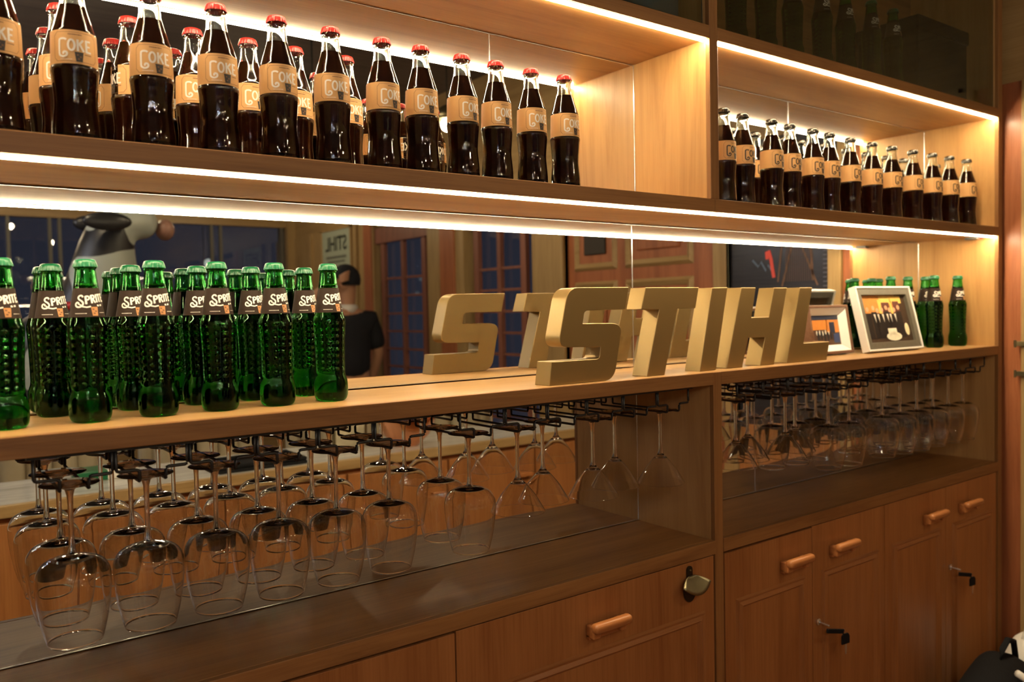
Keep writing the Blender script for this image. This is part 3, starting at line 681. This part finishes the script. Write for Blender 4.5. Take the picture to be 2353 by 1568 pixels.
m.build('text_column', plain('grey_chalk', (.07, .07, .10), .7, 0), t)
# panelled door
d1 = struct(MB().box(SIDE+.03, SIDE+.10, -1.76, -.80, 0, 2.14).build('door_1', M['maho_z'], None, bevel=.002))
def panel(y0, y1, z0, z1, dark=False):
    for p in ([(y0, z0), (y1, z0), (y1-.04, z0+.04), (y0+.04, z0+.04)], [(y1, z0), (y1, z1), (y1-.04, z1-.04), (y1-.04, z0+.04)], [(y1, z1), (y0, z1), (y0+.04, z1-.04), (y1-.04, z1-.04)], [(y0, z1), (y0, z0), (y0+.04, z0+.04), (y0+.04, z1-.04)]):
        v = [(SIDE+.03, *p[0]), (SIDE+.03, *p[1]), (SIDE+.018, *p[2]), (SIDE+.018, *p[3])]
        q = [(SIDE+.034, (a*.5+b*.5), (c*.5+e*.5)) for (a, c), (b, e) in zip(p, p)]
        MB().add([(SIDE+.03, *p[0]), (SIDE+.03, *p[1]), (SIDE+.012, p[1][0]*.6+p[2][0]*.4, p[1][1]*.6+p[2][1]*.4), (SIDE+.012, p[0][0]*.6+p[3][0]*.4, p[0][1]*.6+p[3][1]*.4), (SIDE+.028, *p[2]), (SIDE+.028, *p[3])], [(0, 1, 2, 3), (3, 2, 4, 5)]).build('panel_moulding', M['tan_y'], d1)
    MB().box(SIDE+.018, SIDE+.03, y0+.085, y1-.085, z0+.085, z1-.085).build('raised_panel', M['dark_back' if dark else 'maho_z'], d1, bevel=.006)
for y0, y1 in ((-1.70, -1.36), (-1.30, -.84)):
    panel(y0, y1, 1.66, 2.06, y0 < -1.5); panel(y0, y1, .95, 1.60); panel(y0, y1, .12, .88)
# windows in the side wall
win_glass, *_ = glass('window_glass', (.95, .97, 1), 1.45)
def window(n, y0, y1, s0, s1, cols):
    fr = struct(MB().box(SIDE+.02, SIDE+.06, y0, y1, 2.0, 2.12).build(f'window_{n}', M['muntin'], None, bevel=.002))
    MB().box(SIDE+.085, SIDE+.089, y0, y1, .25, 2.0).build('pane', win_glass, fr)
    MB().box(SIDE+.02, SIDE+.10, y0, y1, 0, .25).build('sill_panel', M['tan_z'], fr)
    for k in range(cols+1):
        yc = s0+(s1-s0)*k/cols; hw = .026 if k in (0, cols) else .018
        MB().box(SIDE+.035, SIDE+.07, yc-hw, yc+hw, .25, 2.0).build('stile', M['muntin'], fr, bevel=.003)
    for z in [1.72-.136*k for k in range(11)]:
        MB().box(SIDE+.045, SIDE+.065, min(s0, s1), max(s0, s1), z-.008, z+.008).build('glazing_bar', M['muntin'], fr)
    return fr
window(1, -2.80, -2.06, -2.70, -2.19, 2); window(2, -4.10, -3.27, -4.01, -3.38, 2)
# poster
t = thing('poster', (SIDE-.004, -4.76, 1.75), 'pale framed advertising poster with a figure, on the wall behind the person', 'poster')
MB().box(-.006, .006, -.29, .29, -.42, .42).build('sheet', plain('poster_paper', (.36, .40, .31), .5, .08), t)
for a, b, c, d in ((-.31, -.285, -.44, .44), (.285, .31, -.44, .44), (-.31, .31, .42, .44), (-.31, .31, -.44, -.42)): MB().box(-.016, .006, a, b, c, d).build('frame_bar', M['tan_z'], t)
def text_mesh(body, size, m, parent, name, M4):
    cu = bpy.data.curves.new(name, 'FONT'); cu.body = body; cu.size = size; cu.align_x = 'CENTER'; cu.align_y = 'CENTER'; cu.fill_mode = 'FRONT'; cu.offset = size*.02
    o = bpy.data.objects.new(name+'_tmp', cu); COL.objects.link(o); dg = bpy.context.evaluated_depsgraph_get()
    me = bpy.data.meshes.new_from_object(o.evaluated_get(dg)); bpy.data.objects.remove(o)
    me.materials.clear(); me.materials.append(m); me.name = name
    q = bpy.data.objects.new(name, me); COL.objects.link(q); q.parent = parent; q.matrix_local = M4; return q
TM = lambda y, z: Matrix(((0, 0, -1, -.0085), (-1, 0, 0, y), (0, 1, 0, z), (0, 0, 0, 1)))
pink = plain('poster_ink', (.035, .04, .032), .6, 0)
text_mesh('STIHL', .17, pink, t, 'lettering', TM(0, .30))
m = MB()
for k, (a, b, z, hh) in enumerate(((-.2, .2, .19, .022), (-.17, .17, .152, .016), (-.06, .06, .105, .014), (-.2, -.1, .105, .004), (.1, .2, .105, .004))): m.add([(-.0085, a, z-hh/2), (-.0085, b, z-hh/2), (-.0085, b, z+hh/2), (-.0085, a, z+hh/2)], [(0, 1, 2, 3)])
m.build('small_print', plain('poster_grey', (.14, .15, .12), .6, 0), t)
m = MB(); yz(m, [(-.22, -.38), (.22, -.38), (.22, .06), (-.22, .06)], -.0085); m.build('picture_ground', plain('poster_photo', (.20, .20, .15), .6, .3, 12), t)
m = MB(); yz(m, [(-.12, -.38), (.09, -.38), (.10, -.16), (.04, -.08), (-.08, -.08), (-.14, -.18)], -.0092); m.add([(-.0092, -.02+.055*math.cos(a), -.02+.07*math.sin(a)) for a in [2*PI*i/14 for i in range(14)]], [tuple(range(14))]); yz(m, [(.19, .04), (.215, .03), (.07, -.28), (.03, -.26)], -.0094)
m.build('figure', plain('poster_figure', (.05, .05, .04), .6, .2), t)
# hinges of the door casing at the right edge
for z, lb in ((1.305, 'small brass ledge on the door casing, upper'), (1.205, 'small brass ledge on the door casing, lower')):
    t = thing('hinge', (SIDE-.012, -.066, z), lb, 'hinge', 'brass pieces on the door casing'); MB().box(-.008, .006, -.03, .02, -.008, .008).build('leaf', M['brass'], t, bevel=.001); MB().tube([(-.008, .02, -.012), (-.008, .02, .012)], .004).build('pin', M['brass'], t)

# ================================================================== far wall with dark windows
FY = -5.75
fwall = struct(MB().box(-3.2, SIDE+.1, FY-.12, FY, 2.35, 2.95).build('wall_front', M['tan_x']))
struct(MB().box(-3.2, SIDE+.1, FY-.12, FY, 0, .75).build('baseboard_front', M['tan_x']))
w3 = struct(MB().box(-3.1, SIDE+.1, FY-.10, FY, .75, .83).build('window_3', M['tan_x']))
MB().box(-3.1, SIDE+.1, FY-.06, FY-.055, .83, 2.35).build('pane', win_glass, w3)
for x in (-1.9, -1.82, -.6, -.52, .68, .97, 1.04, 2.25, 2.33, 2.90): MB().box(x-.012, x+.012, FY-.05, FY-.015, .83, 2.35).build('mullion', M['grey_frame'], w3)
MB().box(2.94, SIDE+.1, FY-.10, FY+.03, .75, 2.35).build('jamb', M['tan_z'], w3)
MB().box(-3.1, SIDE+.1, FY-.10, FY, 2.28, 2.35).build('head_rail', M['tan_x'], w3)
# outside lights
for i, (x, y, z, s_) in enumerate(((.62, -7.6, 2.05, .030), (.70, -7.6, 1.90, .030), (.76, -7.6, 1.70, .028), (2.75, -7.6, 2.05, .05), (2.70, -7.6, 1.72, .04))):
    t = thing('outdoor_bulb', (x, y, z), f'pale outdoor bulb seen through the dark window, {ORD[i]} from the left', 'bulb', 'outdoor bulbs beyond the window')
    MB().ball((0, 0, 0), s_).build('globe', emit('outdoor_glow', (.9, .95, .8), .1), t, True); MB().tube([(0, 0, s_), (0, 0, 1.4)], .004).build('cord', M['black'], t)
for i, (x, y, z) in enumerate(((5.2, -3.0, 2.35), (5.4, -2.75, 2.45), (5.0, -2.1, 1.85), (5.6, -4.6, 1.75))):
    t = thing('outdoor_tube_lamp', (x, y, z), f'bluish tube lamp outside the barred windows, {ORD[i]} one', 'lamp', 'tube lamps outside the barred windows')
    MB().tube([(0, -.12, 0), (0, .12, .01)], .016).build('tube', emit('cold_tube', (.45, .75, 1), 1.6), t); MB().box(-.03, .03, -.14, .14, .018, .05).build('fitting', M['white'], t); MB().tube([(0, 0, .05), (0, 0, .9)], .005).build('cord', M['black'], t)

# ================================================================== bar counter opposite (reflected)
BY = -1.19
t = thing('bar_counter', (0, 0, 0), 'wood fronted bar counter with a pale marble top, seen in the mirrors', 'bar counter')
MB().box(-2.4, 2.985, BY-.46, BY-.022, .84, .88).build('marble_top', M['marble'], t, bevel=.002)
MB().box(-2.4, 2.985, BY-.022, BY, .845, .884).build('edge_strip', M['tan_x'], t, bevel=.003)
MB().box(-2.4, 2.98, BY-.44, BY-.03, .05, .838).build('carcass', M['red_z'], t)
for k in range(11):
    x0 = -2.35+k*.465; d = MB().box(x0, x0+.455, BY-.03, BY-.012, .07, .825).build('door', M['red_z'], t, bevel=.002)
    MB().box(x0+.36, x0+.43, BY-.012, BY+.012, .70, .72).build('handle', M['handle'], d, bevel=.004)
bz = .88
t = thing('copper_bowl', (1.72, -1.36, bz), 'shiny copper bowl on the marble bar top', 'bowl'); MB().lathe([(0, 0), (.05, 0), (.055, .006), (.10, .05), (.125, .11), (.128, .13), (.122, .13), (.118, .11), (.095, .055), (.05, .012), (0, .010)], 32).build('bowl_body', M['copper'], t, True); MB().tube([(.126*math.cos(a), .126*math.sin(a), .13) for a in [2*PI*i/24 for i in range(24)]], .004, 6, True).build('rim', M['copper'], t, True)
t = thing('serving_tray', (1.06, -1.36, bz), 'black serving tray on the marble bar top', 'tray'); MB().box(-.17, .17, -.11, .11, 0, .012).build('base', M['bag'], t, bevel=.004); MB().tube([(-.16, -.10, .02), (.16, -.10, .02), (.16, .10, .02), (-.16, .10, .02)], .008, 8, True).build('rim', M['bag'], t)
t = thing('paper_packet', (.56, -1.50, bz), 'green and white paper packet on the marble bar top', 'packet'); MB().box(-.10, .10, -.06, .06, 0, .035).build('packet_body', M['white'], t, bevel=.004); MB().box(-.101, -.0, -.061, .061, -.0, .036).build('green_band', M['green_cap'], t, bevel=.003)
t = thing('menu_stand', (1.52, -1.50, bz), 'small framed menu card standing on the bar top', 'menu stand'); MB().box(-.07, .07, -.005, .005, 0, .20).build('card', plain('menu_card', (.5, .45, .32), .5, .4, 30), t); MB().box(-.078, -.068, -.008, .008, 0, .205).build('frame_side', M['brass'], t); MB().box(.068, .078, -.008, .008, 0, .205).build('frame_side', M['brass'], t)
# channel back chairs beyond the bar
def chair():
    t = thing('bar_chair', (0, 0, 0), '', 'chair')
    for k in range(7):
        a = math.radians(-60+20*k); x, y = .26*math.sin(a), -.26*math.cos(a)+.05
        MB().lathe([(0, .52), (.03, .522), (.045, .55), (.047, .8), (.045, 1.0), (.03, 1.05), (0, 1.06)], 14).build('back_channel', M['beige'], t, True).location = (x, y, 0)
    MB().lathe([(0, .44), (.24, .44), (.26, .46), (.26, .52), (.23, .54), (0, .545)], 24).build('seat', M['beige'], t, True)
    for sx in (-1, 1):
        for sy in (-1, 1): MB().tube([(sx*.15, sy*.15, .45), (sx*.2, sy*.2, 0)], .014).build('leg', M['brass'], t)
    return Stamp(t)
ch = chair()
for i, x in enumerate((-.25, .42, 1.09, 1.76, 2.40)): ch.put((x, -2.20, 0), f'beige channel-backed bar chair behind the bar, {ORD[i]} from the left', 'beige chairs beyond the bar', PI+rr(10))

# ================================================================== person seen from behind in the mirror
def skin(name, verts, edges, radii, m, parent, sub=2, root=0):
    me = bpy.data.meshes.new(name); me.from_pydata(verts, edges, []); o = bpy.data.objects.new(name, me); COL.objects.link(o); o.parent = parent
    bm = bmesh.new(); bm.from_mesh(me); ly = bm.verts.layers.skin.verify(); bm.verts.ensure_lookup_table()
    for i, v in enumerate(bm.verts): v[ly].radius = radii[i] if isinstance(radii[i], tuple) else (radii[i], radii[i]); v[ly].use_root = (i == root)
    bm.to_mesh(me); bm.free()
    md = o.modifiers.new('skin', 'SKIN'); md.use_smooth_shade = True; s_ = o.modifiers.new('sub', 'SUBSURF'); s_.levels = sub; s_.render_levels = sub
    me.materials.append(m); return o
pp = thing('person', (2.60, -3.75, 0), 'person in a black top with white collar and dark cap, back turned', 'person')
V = [(0, 0, .95), (0, 0, 1.12), (0, 0, 1.30), (0, 0, 1.43), (0, .005, 1.50), (0, -.01, 1.58), (0, -.02, 1.66), (0, -.01, 1.73),
     (-.17, 0, 1.41), (-.32, -.06, 1.50), (-.19, .05, 1.64), (-.135, .085, 1.675), (-.10, .10, 1.69),
     (.17, 0, 1.41), (.24, .02, 1.16), (.22, -.08, .94), (.21, -.11, .86),
     (-.10, 0, .88), (-.11, -.01, .48), (-.11, .02, .08), (-.11, -.14, .03), (.10, 0, .88), (.11, -.01, .48), (.11, .02, .08), (.11, -.14, .03)]
E_ = [(0, 1), (1, 2), (2, 3), (3, 4), (4, 5), (5, 6), (6, 7), (3, 8), (8, 9), (9, 10), (10, 11), (11, 12), (3, 13), (13, 14), (14, 15), (15, 16), (0, 17), (17, 18), (18, 19), (19, 20), (0, 21), (21, 22), (22, 23), (23, 24)]
RD = [(.15, .105), (.145, .10), (.165, .11), (.12, .085), .055, .075, .088, .07, .065, .045, .034, .034, .026, .065, .045, .033, .028, .085, .058, .042, .035, .085, .058, .042, .035]
skin('body', V, E_, RD, M['skin'], pp)
top = [0, 1, 2, 3, 8, 9, 13, 14]; idx = {a: i for i, a in enumerate(top)}
tv = [Vector(V[a]) for a in top]; tv[idx[9]] = Vector(V[8]).lerp(Vector(V[9]), .8); tv[idx[14]] = Vector(V[13]).lerp(Vector(V[14]), .95)
skin('polo_shirt', [tuple(x) for x in tv], [(0, 1), (1, 2), (2, 3), (3, 4), (4, 5), (3, 6), (6, 7)], [(.185, .13), (.18, .13), (.20, .135), (.135, .105), .088, .074, .088, .074], M['navy'], pp)
lg = [0, 17, 18, 19, 21, 22, 23]
skin('trousers', [V[a] for a in lg], [(0, 1), (1, 2), (2, 3), (0, 4), (4, 5), (5, 6)], [(.17, .12), .105, .078, .062, .105, .078, .062], M['bag'], pp)
for sx in (-.11, .11): MB().ball((sx, -.05, .045), (.05, .13, .045)).build('shoe', M['bag'], pp, True)
MB().lathe([(.068, 1.465), (.085, 1.455), (.080, 1.505), (.066, 1.52)], 20).build('collar', M['white'], pp, True)
cp = MB(); cp.ball((0, -.012, 1.70), (.110, .124, .118)); cp.v = [(x, y, max(z, 1.66)) for x, y, z in cp.v]
cpo = cp.build('cap', M['navy'], pp, True); MB().ball((0, -.15, 1.675), (.075, .075, .008)).build('peak', M['navy'], cpo, True)
for k in range(4): MB().tube([(-.105+.004*k, .095, 1.675+.014*k), (-.072+.005*k, .108, 1.690+.017*k), (-.035+.004*k, .118-.003*k, 1.700+.019*k)], [.011, .010, .008]).build('finger', M['skin'], pp, True)
MB().tube([(-.10, .10, 1.665), (-.075, .105, 1.645), (-.045, .105, 1.638)], [.011, .009, .008]).build('thumb', M['skin'], pp, True)
MB().lathe([(.077, -.008), (.079, 0), (.077, .008)], 18).build('cuff_stripe', M['white'], pp, True).matrix_local = Matrix.Translation(tv[idx[9]]) @ (Vector(V[9])-Vector(V[8])).to_track_quat('Z', 'Y').to_matrix().to_4x4()

# ================================================================== black and white cow statue (reflected)
cw = thing('cow_statue', (.80, -2.74, 0), 'black and white cow statue by the dark windows, seen in the mirror', 'statue')
def cow_hide():
    m, nt, b, L = mat('statue_hide'); setp(b, rough=.4); N = nt.nodes.new
    tc = N('ShaderNodeTexCoord'); n = N('ShaderNodeTexNoise'); n.inputs['Scale'].default_value = 3.1; n.inputs['Detail'].default_value = 1.0; n.inputs['Distortion'].default_value = .4
    rp = N('ShaderNodeValToRGB'); rp.color_ramp.interpolation = 'CONSTANT'; e = rp.color_ramp.elements; e[0].color = (.36, .40, .37, 1); e[1].position = .52; e[1].color = (.012, .012, .015, 1)
    L.new(tc.outputs['Object'], n.inputs['Vector']); L.new(n.outputs['Fac'], rp.inputs['Fac']); L.new(rp.outputs[0], b.inputs['Base Color']); return m
black_c = plain('statue_black', (.015, .015, .018), .35, .05)
cb = skin('body', [(-.75, -.25, 1.00), (-.30, -.12, 1.15), (-.04, 0, 1.42), (.02, .02, 1.68), (.04, .03, 1.90), (.16, .04, 1.95), (.27, .04, 1.92), (-.7, -.38, .5), (-.7, -.38, .03), (-.2, .05, .55), (-.18, .06, .03), (-.2, -.28, .55), (-.18, -.28, .03), (-.82, -.10, .5), (-.82, -.10, .03)],
     [(0, 1), (1, 2), (2, 3), (3, 4), (4, 5), (5, 6), (0, 7), (7, 8), (1, 9), (9, 10), (1, 11), (11, 12), (0, 13), (13, 14)], [.27, .27, .22, .17, .14, .10, .075, .09, .05, .09, .05, .09, .05, .09, .05], cow_hide(), cw)
MB().ball((.00, .20, 1.92), (.11, .025, .045)).build('ear', black_c, cw, True); MB().ball((.00, -.13, 1.94), (.10, .025, .045)).build('ear', black_c, cw, True)
MB().ball((.30, .04, 1.905), (.045, .07, .055)).build('muzzle', plain('statue_pink', (.30, .16, .12), .45, .05), cw, True)
MB().tube([(0+.215*math.cos(a), .02+.215*math.sin(a), 1.50-.02*math.cos(a)) for a in [2*PI*i/24 for i in range(24)]], .02, 8, True).build('collar', M['red_cap'], cw, True)

# ================================================================== backpack at the lower right
bp = thing('backpack', (2.54, -.175, .0), 'black backpack with a pale strap at the foot of the cabinets', 'backpack')
def blob(c, r, mt, nm, e=2.6):
    m = MB(); m.ball((0, 0, 0), 1.0, 24, 16); sg = lambda a: (1 if a >= 0 else -1)*abs(a)**(2/e)
    m.v = [(c[0]+r[0]*sg(x), c[1]+r[1]*sg(y), c[2]+r[2]*sg(z)) for x, y, z in m.v]
    m.v = [(x+.010*math.sin(23*z+9*y), y+.010*math.sin(19*x+15*z), z+.008*math.sin(31*x+12*y)) for x, y, z in m.v]; return m.build(nm, mt, bp, True)
blob((0, 0, .200), (.175, .112, .200), M['bag'], 'pack_body', 2.3); blob((-.04, -.10, .15), (.12, .06, .12), M['bag'], 'front_pocket')
MB().tube([(.0, -.01, .385), (.015, -.01, .425), (.05, -.01, .445), (.09, -.01, .43), (.105, -.01, .375)], .009, 8).build('carry_loop', M['bag'], bp, True)
MB().tube([(-.04, -.072, .392), (-.01, -.095, .365), (.025, -.118, .32), (.04, -.125, .24)], .010, 8).build('strap', M['white'], bp, True)
MB().tube([(-.165, -.03, .30), (-.19, -.05, .335), (-.185, -.06, .27), (-.175, -.05, .22)], .008, 8).build('side_strap', plain('grey_webbing', (.25, .24, .21), .7), bp, True)
t = thing('white_bag', (2.815, -.15, 0), 'white bag peeking out behind the black backpack', 'bag'); m = MB(); m.ball((0, 0, .20), (.085, .08, .20), 20, 14); m.build('bag_body', M['white'], t, True)
MB().tube([(-.03, 0, .385), (0, 0, .415), (.03, 0, .385)], .006, 6).build('bag_knot', M['white'], t, True)

# ================================================================== ceiling lamps of the room
bm_warm = emit('lamp_bulb_warm', (1, .78, .48), BULB_POWER)
def lamp(x, y, i):
    t = thing('pendant_lamp', (x, y, 0), f'small pendant lamp hanging over the room, {ORD[i]} one', 'lamp', 'pendant lamps of the room')
    MB().ball((0, 0, 2.42), .035).build('bulb', bm_warm, t, True)
    MB().lathe([(.02, 2.52), (.05, 2.50), (.075, 2.44), (.072, 2.44), (.048, 2.495), (.02, 2.515)], 24).build('shade', M['brass'], t, True)
    MB().tube([(0, 0, 2.52), (0, 0, 2.95)], .004, 6).build('cord', M['black'], t)
for i, (x, y) in enumerate(((-.9, -2.0), (.4, -2.3), (1.5, -1.75), (2.3, -1.9), (.9, -3.6), (-1.2, -3.8), (2.2, -4.6), (.2, -4.9))): lamp(x, y, i)

# cluster lamp with many small bulbs, behind and left of the camera
t = thing('cluster_lamp', (-.55, -2.5, 2.25), 'ceiling cluster lamp with many small cool bulbs', 'lamp')
cool = emit('small_cool_bulb', (.70, .78, 1.0), 80.0); wrm = emit('small_warm_bulb', (1, .78, .45), 80.0)
MB().tube([(0, 0, .05), (0, 0, .70)], .008, 8).build('rod', M['black'], t); MB().tube([(.36*math.cos(a), .36*math.sin(a), .05) for a in [2*PI*i/30 for i in range(30)]], .009, 8, True).build('ring', M['black'], t)
for k in range(2): MB().tube([(-.36*math.cos(k*PI/2), -.36*math.sin(k*PI/2), .05), (.36*math.cos(k*PI/2), .36*math.sin(k*PI/2), .05)], .007, 8).build('spoke', M['black'], t)
for k in range(20):
    a = 2*PI*k/20; q = .36 if k % 2 else .24; b_ = MB().ball((q*math.cos(a), q*math.sin(a), .02-.10*(k % 3)), .010, 10, 8).build('bulb', wrm if k % 4 == 0 else cool, t, True)
    MB().tube([(q*math.cos(a), q*math.sin(a), .03-.10*(k % 3)), (q*math.cos(a), q*math.sin(a), .05)], .003, 6).build('socket', M['black'], t)
